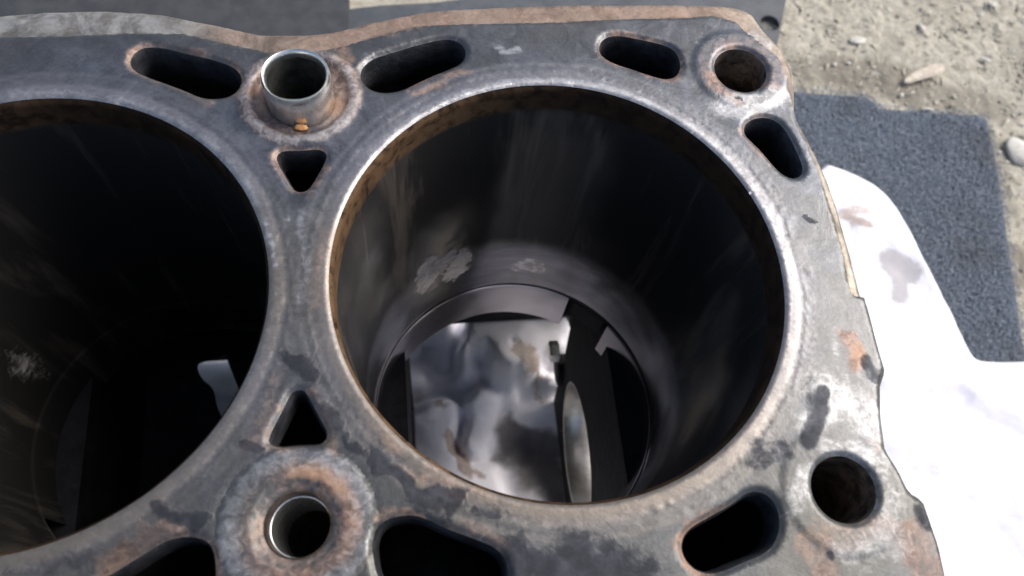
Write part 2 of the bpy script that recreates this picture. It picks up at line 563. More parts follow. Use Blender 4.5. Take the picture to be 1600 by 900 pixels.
def build_deck():
    loops = [('out', outline)]
    for i, (cx, cy) in enumerate(bores):
        loops.append(('bore', circle(cx, cy, RB + .0006, 260 if i < 2 else 120)))
    for k, q in ports.items():
        loops.append(('port', ccw(resample(q, .0007 if '2' not in k else .0015))))
    for k, (cx, cy, r) in BH.items():
        loops.append(('bolt', circle(cx, cy, r, 64)))
    pts = []; edges = []
    for kind, q in loops:
        n0 = len(pts)
        pts += q.tolist()
        edges += [(n0 + i, n0 + (i + 1) % len(q)) for i in range(len(q))]
        ds = (-.0005, -.0011) if kind == 'out' else (.00022, .0005, .0010)
        for d in ds:
            pts += offset(q, d).tolist()
    base = np.array(pts)
    # jittered grid, fine inside the picture
    g1 = np.stack(np.meshgrid(np.arange(-.112, .078, .00062), np.arange(-.0785, .07, .00062)), -1).reshape(-1, 2)
    g2 = np.stack(np.meshgrid(np.arange(XL, -.1125, .002), np.arange(-.0785, .07, .002)), -1).reshape(-1, 2)
    g = np.vstack([g1, g2])
    g = g + rng.uniform(-.00012, .00012, g.shape)
    keep = inside(g, outline)
    for kind, q in loops[1:]:
        lo = q.min(0) - .002; hi = q.max(0) + .002
        near = np.all((g > lo) & (g < hi), 1) & keep
        idx = np.where(near)[0]
        keep[idx] &= ~inside(g[idx], q)
    g = g[keep]
    d = np.full(len(g), 1.0)
    # rough nearness to edge loops through a hash of occupied cells
    cell = .00035
    occ = set(map(tuple, np.floor(base / cell).astype(int).tolist()))
    gi = np.floor(g / cell).astype(int).tolist()
    g = g[[(a, b) not in occ for a, b in gi]]
    allp = np.vstack([base, g])
    V, E_, F, *_r = delaunay_2d_cdt([Vector(p) for p in allp.tolist()], edges, [], 0, 1e-7)
    V = np.array([(v.x, v.y) for v in V])
    F = np.array([f for f in F if len(f) == 3])
    c = V[F].mean(1)
    ok = inside(c, outline)
    for kind, q in loops[1:]:
        lo = q.min(0); hi = q.max(0)
        idx = np.where(np.all((c > lo) & (c < hi), 1) & ok)[0]
        ok[idx] &= ~inside(c[idx], q)
    F = F[ok]
    a = V[F]
    ar = (a[:, 1, 0] - a[:, 0, 0]) * (a[:, 2, 1] - a[:, 0, 1]) - (a[:, 2, 0] - a[:, 0, 0]) * (a[:, 1, 1] - a[:, 0, 1])
    F[ar < 0] = F[ar < 0][:, ::-1]
    return V, F, loops


def blobs(pts, items, wob=.0016):
    """union of soft capsules: (pixel a, pixel b, radius in mm, strength) with wandering edges"""
    wx = (fbm(pts[:, 0], pts[:, 1], .0045, 5) - .5) * 3 * wob
    wy = (fbm(pts[:, 0], pts[:, 1], .0045, 55) - .5) * 3 * wob
    q = pts + np.stack([wx, wy], 1)
    out = np.zeros(len(pts))
    for a, b, r, s in items:
        A, B = P([a, b]); v = B - A; L = v @ v + 1e-12
        t = np.clip(((q - A) @ v) / L, 0, 1)
        dd = np.hypot(q[:, 0] - A[0] - t * v[0], q[:, 1] - A[1] - t * v[1]) * 1000
        out = np.maximum(out, s * sm(r * 1.45, r * .35, dd))
    return out


def near(pts, poly, w):
    """distance limited to a neighbourhood"""
    out = np.full(len(pts), 1.0)
    lo = poly.min(0) - w; hi = poly.max(0) + w
    idx = np.where(np.all((pts > lo) & (pts < hi), 1))[0]
    out[idx] = dist(pts[idx], poly)
    return out


V, F, LO = build_deck()
x, y = V[:, 0], V[:, 1]
h = (fbm(x, y, .012, 3) - .5) * .00012 + (fbm(x, y, .0022, 9) - .5) * .00007
d_out = near(V, outline, .02)
d_out_all = d_out
# rim: cast border outside the print of the gasket, lies a little lower
up = np.zeros(len(V))
xs = np.linspace(XL - .01, .08, 600)
dl = dist(V, rimline, False)
poly_rim = np.vstack([rimline, [[.25, rimline[-1, 1] - .05], [.25, .3], [-.4, .3], [-.4, rimline[0, 1]]]])
in_rim = inside(V, poly_rim)
sd_ = np.where(in_rim, dl, -dl)
rimf = sm(-.0002, .0006, sd_)
h -= rimf * .0013
h -= .0018 * sm(.0016, 0, d_out) ** 1.5
h += np.where(in_rim, (fbm(x, y, .004, 31) - .5) * .0004, 0)
d_port = np.full(len(V), 1.0); d_bolt = np.full(len(V), 1.0)
for kind, q in LO:
    if kind == 'port': d_port = np.minimum(d_port, near(V, q, .006))
    if kind == 'bolt': d_bolt = np.minimum(d_bolt, near(V, q, .006))
dh = np.minimum(d_port, d_bolt)
h -= .0006 * sm(.0010, 0, dh) ** 1.6
rb = np.full(len(V), 1.0)
for cx, cy in bores: rb = np.minimum(rb, np.abs(np.hypot(x - cx, y - cy) - RB))
h -= .0004 * sm(.0012, .0004, rb)
wobr = rb + (fbm(x, y, .008, 71) - .5) * .0008
h += -.00016 * sm(.0005, .0, np.abs(wobr - .0035)) - .00010 * sm(.0004, 0, np.abs(wobr - .0052))
# counterbore and boss prints
def rad(k): return np.hypot(x - BH[k][0], y - BH[k][1])
boss = np.zeros(len(V))
for k in ('L', 'L2'):
    r = rad(k)
    h += .00012 * sm(.0123, .0106, r) - .0007 * sm(.0068, .0062, r)
    h -= .00012 * sm(.0007, 0, np.abs(r - .0121))
for k in ('S', 'S2'):
    r = rad(k)
    h += .00035 * sm(.0018, .0001, np.abs(r - .0102)) - .0011 * sm(.0094, .0082, r)
rE = rad('E')
h += .0003 * sm(.0103, .0093, rE)
rK = rad('K')
h += .0002 * sm(.0108, .0100, rK)

# wear and glint maps (masks only; colours live in the material)
rust = np.zeros(len(V)); pale = np.zeros(len(V)); dark = np.zeros(len(V)); tan = np.zeros(len(V))
rust += .95 * sm(.0019, .0003, d_port + (fbm(x, y, .004, 13) - .5) * .0022) * sm(.30, .75, fbm(x, y, .011, 41, 2))
rust = np.maximum(rust, .56 * rimf * sm(.065, .03, x) * sm(-.075, -.045, x + (fbm(x, y, .02, 2) - .5) * .03))
rust = np.maximum(rust, blobs(V, [
    ((345, 50), (560, 52), 3.2, .62), ((520, 50), (700, 20), 3.2, .75), ((700, 18), (940, 14), 3.0, .62), ((530, 70), (545, 100), 1.8, .7),
    ((1115, 115), (1120, 140), 1.6, .9), ((1120, 138), (1150, 152), 1.3, .9), ((1155, 85), (1185, 95), 1.5, .7), ((1185, 130), (1210, 140), 2, .75), ((1235, 90), (1245, 150), 1.8, .7),
    ((235, 115), (330, 152), 1.8, .55), ((640, 143), (725, 108), 1.5, .65), ((505, 245), (480, 305), 1.2, .7),
    ((512, 350), (490, 470), 1.7, .55), ((1325, 520), (1345, 565), 2.2, .85), ((1365, 600), (1368, 700), 1.2, .45),
    ((1270, 850), (1390, 822), 3, .55), ((1420, 830), (1450, 895), 3.5, .7), ((1290, 890), (1300, 900), 3, .7),
    ((165, 872), (272, 824), 2.0, .85), ((400, 690), (440, 600), 1.7, .55), ((490, 620), (515, 690), 1.7, .6),
    ((585, 815), (650, 800), 1.5, .7), ((680, 812), (790, 860), 2.0, .6), ((1062, 850), (1120, 800), 1.6, .6),
    ((560, 640), (640, 715), 1.6, .45), ((640, 720), (760, 782), 1.6, .5), ((690, 760), (745, 785), 1.0, .6)], .002))
r = rad('S')
ang = np.arctan2(y - BH['S'][1], x - BH['S'][0])
rust = np.maximum(rust, (.82 + .2 * np.sin(ang * 2 + 1)) * sm(.0128, .0108, r))
r = rad('L'); ang = np.arctan2(y - BH['L'][1], x - BH['L'][0])
rust = np.maximum(rust, sm(.0062, .0068, r) * sm(.0112, .0085, r + (fbm(x, y, .004, 3) - .5) * .003) * (.42 + .85 * np.clip(np.cos(ang - R_(35)), 0, 1) + .45 * np.clip(np.cos(ang + R_(90)), 0, 1)))
rust = np.maximum(rust, .6 * sm(.0068, .0062, r))
rust = np.maximum(rust, .45 * sm(.0100, .0085, rE))
pale = np.maximum(pale, blobs(V, [
    ((1125, 165), (1215, 152), 3.2, .85), ((1180, 45), (1205, 62), 1.2, .9), ((1100, 70), (1130, 60), 2.0, .45),
    ((1300, 610), (1375, 660), 4.5, .70), ((1260, 660), (1295, 640), 2.5, .75), ((1245, 780), (1262, 740), 2.2, .7), ((1290, 700), (1370, 715), 2.5, .65),
    ((1380, 750), (1395, 830), 3.0, .55), ((1330, 855), (1400, 850), 3.0, .55), ((1305, 500), (1308, 570), .8, .35),
    ((775, 78), (800, 72), 1.2, .95), ((590, 75), (575, 92), 2.0, .45), ((345, 70), (378, 82), 1.5, .3), ((395, 150), (400, 175), 1.2, .6),
    ((850, 160), (1000, 190), .8, 0), ((470, 330), (470, 470), 1.0, .55), ((345, 760), (360, 840), 1.7, .35), ((1350, 590), (1352, 560), 1.1, .4)], .0014) * .8)
pale = np.maximum(pale, blobs(V, [((421 + dx, yy), (421 + dx, yy + 2), .45, 1.0) for dx, yy in ((-3, 350), (0, 368), (4, 378), (6, 384), (8, 398), (9, 410), (10, 412), (11, 460), (26, 342), (-26, 320))], .0003))  # small glints along the bore rim, painted as pale specks
r = rad('L')
pale = np.maximum(pale, .50 * sm(.0121, .0113, r) * sm(.0066, .0098, r))
rust = np.maximum(rust, 1.0 * np.exp(-((x - P([(470, 202)])[0, 0]) ** 2 + (y - P([(470, 202)])[0, 1]) ** 2) / .0022 ** 2))
r = rad('S')
pale = np.maximum(pale, .62 * sm(.0022, .0002, np.abs(r - .0103)))
# machined lip, its glint at the far side of the bores painted pale
for cx, cy in bores[:2]:
    rr = np.hypot(x - cx, y - cy); an = np.arctan2(y - cy, x - cx)
    lobe = np.clip(np.cos(an - R_(70)), 0, 1) ** .7
    pale = np.maximum(pale, (.80 if cx == 0 else .5) * lobe * sm(RB + .0030, RB + .0018, rr))
pale = np.maximum(pale, .45 * rimf * sm(-.058, -.075, x))
tanm = sm(.0, -.045, y + (fbm(x, y, .03, 21) - .5) * .03) * .75
for cx, cy in bores[:2]:
    rr = np.hypot(x - cx, y - cy); an = np.arctan2(y - cy, x - cx)
    lobe = np.clip(np.cos(an + R_(100)), 0, 1) ** .5
    tanm = np.maximum(tanm, .95 * lobe * sm(RB + .0036, RB + .0026, rr + (fbm(x, y, .004, 8) - .5) * .0008))
tan = np.maximum(tanm, .8 * sm(.014, .004, np.abs(x + .0456)) * sm(.030, .0, np.abs(y)))
tan = tan * (1 - .75 * sm(.02, .055, x) * sm(-.05, -.03, y))
tan = np.where(rimf > .02, sm(-.072, -.045, x + (fbm(x, y, .02, 2) - .5) * .02) * sm(.060, .040, x), tan)
dark = np.maximum(dark, blobs(V, [
    ((585, 700), (640, 745), 2.0, .95), ((635, 748), (705, 775), 1.5, .9), ((545, 680), (600, 735), 1.0, .85), ((458, 560), (488, 588), 2.0, .9), ((640, 770), (700, 800), 1.2, .6),
    ((262, 800), (320, 812), 1.5, .95), ((110, 880), (250, 838), 2.2, .6), ((20, 890), (90, 885), 1.5, .55),
    ((830, 885), (980, 900), 5.5, .97), ((1270, 640), (1285, 625), 2.2, .6), ((1185, 720), (1220, 702), 1.9, .62),
], .0022))
dark = np.maximum(dark, blobs(V, [
    ((1288, 612), (1262, 692), 1.45, 1.0), ((1257, 341), (1272, 345), .7, 1.0), ((385, 690), (402, 700), .9, .9), ((705, 782), (712, 786), .7, .9), ((740, 800), (775, 808), .8, .8),
    ((1150, 152), (1158, 154), .5, .9), ((1260, 600), (1272, 590), .8, .5), ((1300, 865), (1303, 870), .7, .8), ((1440, 800), (1452, 820), 1.6, .8), ((1355, 560), (1372, 590), 1.3, .75),
    ((700, 790), (800, 800), 1.0, .5), ((510, 640), (530, 665), 1.2, .7), ((925, 235 - 150), (940, 82), 1.2, .5)], .0007))
ring = .95 * sm(RB + .0042, RB + .0030, wobr + RB) + .40 * sm(.0008, .0002, np.abs(wobr - .0058)) + .30 * sm(.0010, .0003, np.abs(wobr - .0044))
wear = np.clip(np.stack([rust, pale, dark], 1), 0, 1)
zone = np.clip(np.stack([ring, rimf, tan], 1), 0, 1)
V3 = np.column_stack([V, h])

block = bpy.data.objects.new('engine_block', None)
C.objects.link(block)
block.location = (-.08, 0, 0.0)
tag(block, 'stripped rusty grey engine block seen from above with open cylinder bores and bolt holes', 'engine block')


def to_block(o):
    o.parent = block
    o.matrix_parent_inverse = Matrix.Translation((.08, 0, 0))
    return o


def part(name, verts, faces, mat, smooth=True, parent=None):
    o = mesh_obj(name, verts, faces, mat, None, smooth)
    if parent is None: return to_block(o)
    o.parent = parent
    o.matrix_parent_inverse = Matrix.Translation((.08, 0, 0)) if parent.parent is None else Matrix.Identity(4)
    return o


# vertex normals of the whole sheet are shared by its parts through custom split below
cen = V[F].mean(1)
lab = np.zeros(len(F), int)
sdc = inside(cen, poly_rim)
lab[sdc] = 1
for k in ('L', 'L2'):
    lab[np.hypot(cen[:, 0] - BH[k][0], cen[:, 1] - BH[k][1]) < .0121] = 2 if k == 'L' else 3
for li, nm in ((0, 'deck_face'), (1, 'cast_rim'), (2, 'bolt_boss'), (3, 'bolt_boss')):
    f = F[lab == li]
    if not len(f): continue
    used, inv = np.unique(f, return_inverse=True)
    o = part(nm, V3[used], inv.reshape(-1, 3), M_deck)
    attr(o, 'wear', wear[used]); attr(o, 'zone', zone[used])
    if nm == 'cast_rim': o['label'] = 'pale brown cast rim along the top and right edge of the deck'

# outer walls of the block
zb = -.120
lp = outline
hz = -.0018 - .0013 * sm(-.0002, .0006, np.where(inside(lp, poly_rim), dist(lp, rimline, False), -dist(lp, rimline, False)))
l0 = np.column_stack([lp, hz])
v, f = tube([l0[::-1], at_z(offset(lp, .0004), -.006)[::-1], at_z(offset(lp, .0004), -.03)[::-1], at_z(offset(lp, -.004), -.045)[::-1], at_z(offset(lp, -.004), -.125)[::-1]])
part('jacket_wall', v, f, M_outer)

# coolant ports: walls sink into the dark water jacket
for kind, q in LO[1:]:
    if kind == 'port':
        # match the height of the rounded edge
        loops_ = [at_z(q, -.0006), at_z(offset(q, -.0003), -.0012), at_z(offset(q, -.0006), -.006), at_z(offset(q, .002), -.012), at_z(offset(q, .004), -.05)]
        v, f = tube(loops_, (False, True))
        part('coolant_port', v, f, M_port)
    if kind == 'bolt':
        dep = -.07
        c0 = q.mean(0); sl = any(abs(c0[0] - BH[k][0]) < .001 and abs(c0[1] - BH[k][1]) < .001 for k in ('S', 'S2'))
        bs = any(abs(c0[0] - BH[k][0]) < .001 and abs(c0[1] - BH[k][1]) < .001 for k in ('L', 'L2'))
        top = -.0006 + (-.0011 if sl else 0) + (-.0002 if bs else .0003 if c0[0] > 0 else 0)
        r0 = np.hypot(*(q[0] - c0))
        loops_ = [at_z(q, top), at_z(c0 + (q - c0) * .97, top - .0008)]
        nth = 26
        for i in range(nth):
            loops_.append(at_z(c0 + (q - c0) * (.90 if i % 2 else .965), top - .008 - i * .0008))
        loops_ += [at_z(c0 + (q - c0) * .9, dep)]
        v, f = tube(loops_, (False, True))
        part('bolt_hole', v, f, M_thread if not sl else M_port)

# dowel sleeves pressed into the counterbores
for k in ('S', 'S2'):
    cx, cy, _ = BH[k]
    prof = [(.0061, -.02), (.0063, -.0016), (.00632, .0046), (.00615, .0056), (.0059, .0060), (.0056, .0058), (.00538, .0050), (.00535, .0042)]
    loops_ = []
    n = 96
    aa = np.arange(n) * 2 * np.pi / n
    for rr, zz in prof:
        w = 1 + .004 * np.sin(aa * 2 + 1) + .003 * np.sin(aa * 5)
        loops_.append(np.column_stack([cx + rr * w * np.cos(aa), cy + rr * w * np.sin(aa), np.full(n, zz) + (.00012 * np.sin(aa * 3) if zz > .003 else 0)]))
    v, f = tube(loops_[::-1])
    s = part('dowel_sleeve', v, f, M_steel)
    v2, f2 = tube([at_z(circle(cx, cy, rr, 96), zz) for rr, zz in ((.00536, .0043), (.0053, .0036), (.0053, -.02))])
    part('sleeve_bore', v2, f2, M_bore)  # inner wall in a darker tone than the outer steel
    sharp(s, 50)
for k in ('L', 'L2'):
    cx, cy, _ = BH[k]
    loops_ = [at_z(circle(cx, cy, rr, 64), zz) for rr, zz in ((.00485, -.0042), (.0047, -.0038), (.0045, -.0042), (.0044, -.018))]
    v, f = tube(loops_)
    part('thread_insert', v, f, M_steel)
# orange rust crumb at the foot of the sleeve
a0 = P([(470, 200)], -.001)[0]
bm = bmesh.new(); bmesh.ops.create_icosphere(bm, subdivisions=3, radius=1)
vv = np.array([v.co[:] for v in bm.verts]); ff = [[v.index for v in f.verts] for f in bm.faces]; bm.free()
k = 1 + .5 * (fbm(vv[:, 0] + 3, vv[:, 1] + vv[:, 2] * 2, .5, 3) - .5)
cr = vv * k[:, None] * np.array([.0013, .0007, .0005]) + np.array([a0[0], a0[1], -.0009])
part('rust_crumb', cr, ff, M_rustlump)

# ------------------------------------------------------------------ cylinders
def wall_at(px, py, cx):
    d = RM @ np.array([(px - 800) / FPX, -(py - 450) / FPX, -1.0])
    c = CAM - [cx, 0, 0]
    a = d[0] ** 2 + d[1] ** 2; b_ = 2 * (c[0] * d[0] + c[1] * d[1]); e = c[0] ** 2 + c[1] ** 2 - RB * RB
    t = (-b_ + math.sqrt(b_ * b_ - 4 * a * e)) / (2 * a)
    q = c + t * d
    return math.degrees(math.atan2(q[1], q[0])), q[2]


WALL2 = []
for px_, py_, rd_, rz_ in ((38, 572, 6, .009), (66, 582, 3, .004)):
    dg_, z_ = wall_at(px_, py_, -SP)
    WALL2.append((dg_, z_, rd_, rz_))


def liner(ci, cx, cy, n=256):
    zs = np.concatenate([[-.0004 - .0000, -.0012], np.linspace(-.002, -.0078, 8), np.linspace(-.0085, -.0952, 150 if ci < 2 else 30), [-.0955, -.0959, -.0965, -.0985], np.linspace(-.0992, -.1185, 34), [-.1195, -.1200]])
    aa = np.arange(n) * 2 * np.pi / n
    A, Z = np.meshgrid(aa, zs)
    Rr = np.full_like(A, RB)
    Rr[0] += .0006
    Rr += .00005 * sm(-.0078, -.0074, Z) * 1.0
    Rr -= .00045 * sm(-.0955, -.0961, Z)
    Rr += .0008 * sm(-.1190, -.1200, Z)
    # a wandering wear step under the carbon ring
    deg = np.degrees(A)
    wander = (fbm(np.cos(A) * 2, np.sin(A) * 2 + Z * 30, .6, 33) - .5)
    Rr += wander * .00012
    carbon = sm(-.0078 - 0, -.0068, Z + (fbm(A * 3, Z * 100, .6, 3) - .5) * .0012)
    patch = np.zeros_like(A)
    band = sm(-.0955, -.0961, Z) * .8
    if ci == 0:
        # dried, cracked crust of sludge low on the far left of the wall
        def blob(d0, z0, rd, rz, s=1.0, rot=0.0):
            w1 = (fbm(A * 9, Z * 260, .8, 61) - .5) * .9
            u = ((deg - d0 + 180) % 360 - 180) / rd; w = (Z - z0) / rz
            u2 = u * math.cos(rot) + w * math.sin(rot); w2 = -u * math.sin(rot) + w * math.cos(rot)
            return s * sm(1.25, .75, np.sqrt(u2 ** 2 + w2 ** 2) + w1)
        patch = np.maximum(blob(125, -.070, 6, .010), blob(112, -.072, 7, .011))
        crack = sm(.16, .06, np.abs((deg - 118) / 9 + (Z + .0755) / .012 + (fbm(A * 30, Z * 500, 1, 5) - .5) * .8)) * sm(.0, .3, patch)
        patch = patch * (1 - .9 * crack) * .78
        Rr -= .00012 * patch * (.6 + .8 * fbm(A * 30, Z * 700, 1, 15))
        patch = np.maximum(patch, blob(80, -.083, 9, .005, .45))
        # notch for the connecting rod at the lower edge
    if ci == 1:  # soft reflections on the left wall, painted as pale patches
        w1 = (fbm(A * 9, Z * 260, .8, 61) - .5) * .6
        for d0, z0, rd, rz in WALL2:
            u = ((deg - d0 + 180) % 360 - 180) / rd; w = (Z - z0) / rz
            patch = np.maximum(patch, .40 * sm(1.9, .1, np.hypot(u, w) + w1))
    v = np.stack([cx + Rr * np.cos(A), cy + Rr * np.sin(A), Z], -1).reshape(-1, 3)
    f = []
    nr = len(zs)
    nd0, nd1 = 38, 59
    keepface = np.ones((nr - 1, n), bool)
    if ci < 2:
        dmid = (np.degrees(aa) + 180 / n)
        for i in range(nr - 1):
            zc = (zs[i] + zs[i + 1]) / 2
            for lo_, hi_ in ((nd0, nd1), (180 + 30, 180 + 52)):
                zt = np.full(n, -.0962)
                keepface[i] &= ~((dmid > lo_) & (dmid < hi_) & (zc < zt))
    for i in range(nr - 1):
        for j in range(n):
            if keepface[i, j]:
                j2 = (j + 1) % n
                f.append((i * n + j, (i + 1) * n + j, (i + 1) * n + j2, i * n + j2))
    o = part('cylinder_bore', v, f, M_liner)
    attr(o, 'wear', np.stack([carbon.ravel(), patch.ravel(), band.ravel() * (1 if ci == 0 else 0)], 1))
    wall_shade = sm(-.080, -.060, Z) if ci == 0 else np.ones_like(Z)  # shade put into the colour: upper part of first bore, whole of the others
    attr(o, 'wall_shade', np.stack([wall_shade.ravel(), wall_shade.ravel() * 0, wall_shade.ravel() * 0], 1))
    # outer shell of the cylinder barrel, closing the lower edge and the notch
    q = circle(cx, cy, 1, 128)
    loops_ = []
    for rr, zz in ((RB + .0008, -.1200), (RB + .0045, -.1200), (RB + .0045, -.095), (RB + .0045, -.02)):
        loops_.append(at_z((q - [cx, cy]) * rr + [cx, cy], zz))
    v, f = tube(loops_[::-1])
    if ci < 2:
        g = []
        for F_ in f:
            c = np.mean([v[i] for i in F_], 0)
            dg = math.degrees(math.atan2(c[1] - cy, c[0] - cx)) % 360
            if c[2] < -.119 and (nd0 < dg < nd1 or 210 < dg < 232): continue
            g.append(F_)
        f = g
    part('cylinder_barrel', v, f, M_case)


for i, (cx, cy) in enumerate(bores):
    liner(i, cx, cy, 256 if i < 2 else 96)

# ------------------------------------------------------------------ crankcase
XW = .0565          # outer face of the end web
# roof between the barrels
Z0 = -.108
roof_out = np.array([(XL + .004, -.064), (XW, -.064), (XW, .064), (XL + .004, .064)])
pr_ = resample(roof_out, .006).tolist(); ed = [(i, (i + 1) % len(pr_)) for i in range(len(pr_))]
holes = []
for cx, cy in bores:
    q = circle(cx, cy, RB + .0044, 64); n0 = len(pr_); pr_ += q.tolist(); holes.append(q)
    ed += [(n0 + i, n0 + (i + 1) % 64) for i in range(64)]
RV_, _e, RF, *_x = delaunay_2d_cdt([Vector(p) for p in pr_], ed, [], 0, 1e-7)
RV_ = np.array([(v.x, v.y) for v in RV_]); RF = [f for f in RF]
cc = np.array([RV_[list(f)].mean(0) for f in RF])
kk = np.ones(len(RF), bool)
for q in holes: kk &= ~inside(cc, q)
part('crankcase_roof', at_z(RV_, Z0), [f for f, k in zip(RF, kk) if k], M_case, smooth=False)


def wall_profile(sign):
    """side wall of the crankcase, flaring outwards to a bottom flange"""
    zb_ = -.196 if sign > 0 else -.152
    ins = [(.0635, Z0 + .002), (.0635, -.130), (.066, -.142), (.067, zb_ + .002), (.066, zb_)]
    out = [(.082, zb_), (.082, zb_ + .008), (.074, zb_ + .010), (.072, -.138), (.069, -.130), (.069, -.105)]
    p_ = ins + out
    v = []
    xs_ = np.linspace(XL + .004, XW, 40)
    for xx in xs_:
        for (yy, zz) in p_: v.append((xx, sign * yy, zz))
    m = len(p_); f = []
    for i in range(len(xs_) - 1):
        for j in range(m):
            a = i * m + j; b = i * m + (j + 1) % m
            f.append((a, b, b + m, a + m) if sign > 0 else (a, a + m, b + m, b))
    f.append(tuple(range(m))); f.append(tuple(reversed(range((len(xs_) - 1) * m, len(xs_) * m))))
    return v, f


for s in (1, -1):
    v, f = wall_profile(s)
    o = part('crankcase_side', v, f, M_case); sharp(o, 30)

for s, z_ in ((-1, -.1540), (1, -.1975)):  # added plates that close off light from below the left bays
    v, f = box(XL + .006, -.052, min(s * .070, s * .0745), max(s * .070, s * .0745), -.2445 if s < 0 else -.236, z_)
    part('light_block_skirt', v, f, M_case, smooth=False)

CY, CZ, CR = .004, -.188, .0290


def web(x0, x1, shell_mat=None):
    """bearing web: a plate across the crankcase with the round seat of the crankshaft"""
    half = .0640
    zl = -.2255
    outp = [(-half, Z0 - .001), (half, Z0 - .001), (half, -.150), (.052, -.152), (.043, -.188), (.036, zl), (-.030, zl), (-.037, -.188), (-.046, -.152), (-half, -.150)]
    outp = ccw(resample(np.array(outp), .004))
    hole = circle(CY, CZ, CR, 96)
    pp = outp.tolist() + hole.tolist()
    n0 = len(outp)
    ed = [(i, (i + 1) % n0) for i in range(n0)] + [(n0 + i, n0 + (i + 1) % 96) for i in range(96)]
    W, _e, WF, *_y = delaunay_2d_cdt([Vector(p) for p in pp], ed, [], 0, 1e-7)
    W = np.array([(v.x, v.y) for v in W])
    WF = [f for f in WF if inside(W[list(f)].mean(0)[None], outp)[0] and not inside(W[list(f)].mean(0)[None], hole)[0]]
    v = [(x0, a, b) for a, b in W] + [(x1, a, b) for a, b in W]
    nW = len(W)
    f = [tuple(reversed(q)) for q in WF] + [tuple(i + nW for i in q) for q in WF]
    for i in range(n0):
        j = (i + 1) % n0
        f.append((i, j, j + nW, i + nW))
    o = part('bearing_web', v, f, M_case, smooth=False)
    # ribs and the joint of the cap
    for yy in (-.034, .042):
        v, f = tube([np.column_stack([np.full(24, x0 - dx), yy + rr * np.cos(np.arange(24) * np.pi / 12), -.197 + rr * np.sin(np.arange(24) * np.pi / 12)]) for dx, rr in ((-.002, .007), (.0015, .007), (.002, .0062), (.002, .0001))])
        part('cap_boss', v, f, M_case)
    # half shells
    n = 120
    aa = np.arange(n) * 2 * np.pi / n
    L = []
    for xx, rr in ((x0 + .0004, CR - .0002), (x0 + .0008, CR - .0020), (x0 + (x1 - x0) * .5, CR - .0021), (x1 - .0008, CR - .0020), (x1 - .0004, CR - .0002)):
        L.append(np.column_stack([np.full(n, xx), CY + rr * np.cos(aa), CZ + rr * np.sin(aa)]))
    v, f = tube(L)
    part('bearing_shell', v, f, shell_mat or M_shell)


web(.033, XW)
web(-SP / 2 - .0125, -SP / 2 + .0145, M_case)
web(-1.5 * SP - .0135, -1.5 * SP + .0135, M_case)
web(XL + .005, XL + .02, M_case)
# feet of the end flanges that carry the block on the ground
for fx0, fx1 in ((XL + .004, XL + .03), (.046, XW)):
    for s in (1, -1):
        y0, y1 = (.0665, .0815) if s > 0 else (-.0815, -.0665)
        v, f = box(fx0, fx1, y0, y1, -.249, -.1515 if s < 0 else -.1955)
        part('support_foot', v, f, M_outer, smooth=False)
# plates added under the left bays to block light; one cut-out shows the rag
BZ = -.1535
cut = ccw(smooth_loop(P([(304, 568), (322, 562), (340, 558), (352, 548), (356, 566), (366, 590), (378, 622), (392, 645), (380, 668), (352, 660), (337, 636), (333, 605), (314, 592)], BZ), 2))
for bx0, bx1, cq in ((-1.5 * SP + .014, -SP / 2 - .013, cut), (XL + .021, -1.5 * SP - .014, None)):
    bo = ccw(resample(np.array([(bx0, -.075), (bx1, -.075), (bx1, .0655), (bx0, .0655)]), .004))
    n0 = len(bo)
    ed = [(i, (i + 1) % n0) for i in range(n0)]
    pp = bo.tolist()
    if cq is not None:
        cq = ccw(np.minimum(cq, [bx1 - .001, 1]))
        cq = cq[np.concatenate([[True], np.hypot(*np.diff(cq, axis=0).T) > 1e-5])]
        m0 = len(cq); pp += cq.tolist(); ed += [(n0 + i, n0 + (i + 1) % m0) for i in range(m0)]
    W, _e, WF, *_y = delaunay_2d_cdt([Vector(p) for p in pp], ed, [], 0, 1e-8)
    W = np.array([(v.x, v.y) for v in W])
    WF = [tuple(f) for f in WF if cq is None or not inside(W[list(f)].mean(0)[None], cq)[0]]
    nW = len(W)
    part('light_block_plate', np.vstack([at_z(W, BZ), at_z(W, BZ - .0015)]), WF + [tuple(i + nW for i in reversed(f)) for f in WF], M_case, smooth=False)
# bolt head on the inner face of the end web
def hexhead(c, r, hgt, mat):
    L = []
    for dx, rr in ((0, r), (-hgt * .8, r), (-hgt, r * .85), (-hgt, .00005)):
        L.append(np.array([(c[0] + dx, c[1] + rr * math.cos(R_(60 * i + 12)), c[2] + rr * math.sin(R_(60 * i + 12))) for i in range(6)]))
    v, f = tube(L)
    o = part('cap_bolt', v, f, mat, smooth=False)


hexhead((.031, .047, -.186), .0046, .004, M_steel)

# ------------------------------------------------------------------ ground
GZ = -.25
gx = np.concatenate([np.linspace(-30, -.5, 12)[:-1], np.linspace(-.5, .08, 40)[:-1], np.arange(.08, .42, .0013), np.linspace(.42, 1, 16)[1:], np.linspace(1, 30, 12)[1:]])
gy = np.concatenate([np.linspace(-30, -.4, 12)[:-1], np.linspace(-.4, -.08, 16)[:-1], np.arange(-.08, .33, .0013), np.linspace(.33, 1, 18)[1:], np.linspace(1, 30, 12)[1:]])
GX, GY = np.meshgrid(gx, gy)
xx, yy = GX.ravel(), GY.ravel()
gh = (fbm(xx, yy, .03, 1, 3) - .5) * .004 + (fbm(xx, yy, .007, 6, 3) - .5) * .0022 + (fbm(xx, yy, .0022, 16, 2) - .5) * .0012
gh = gh - .0020
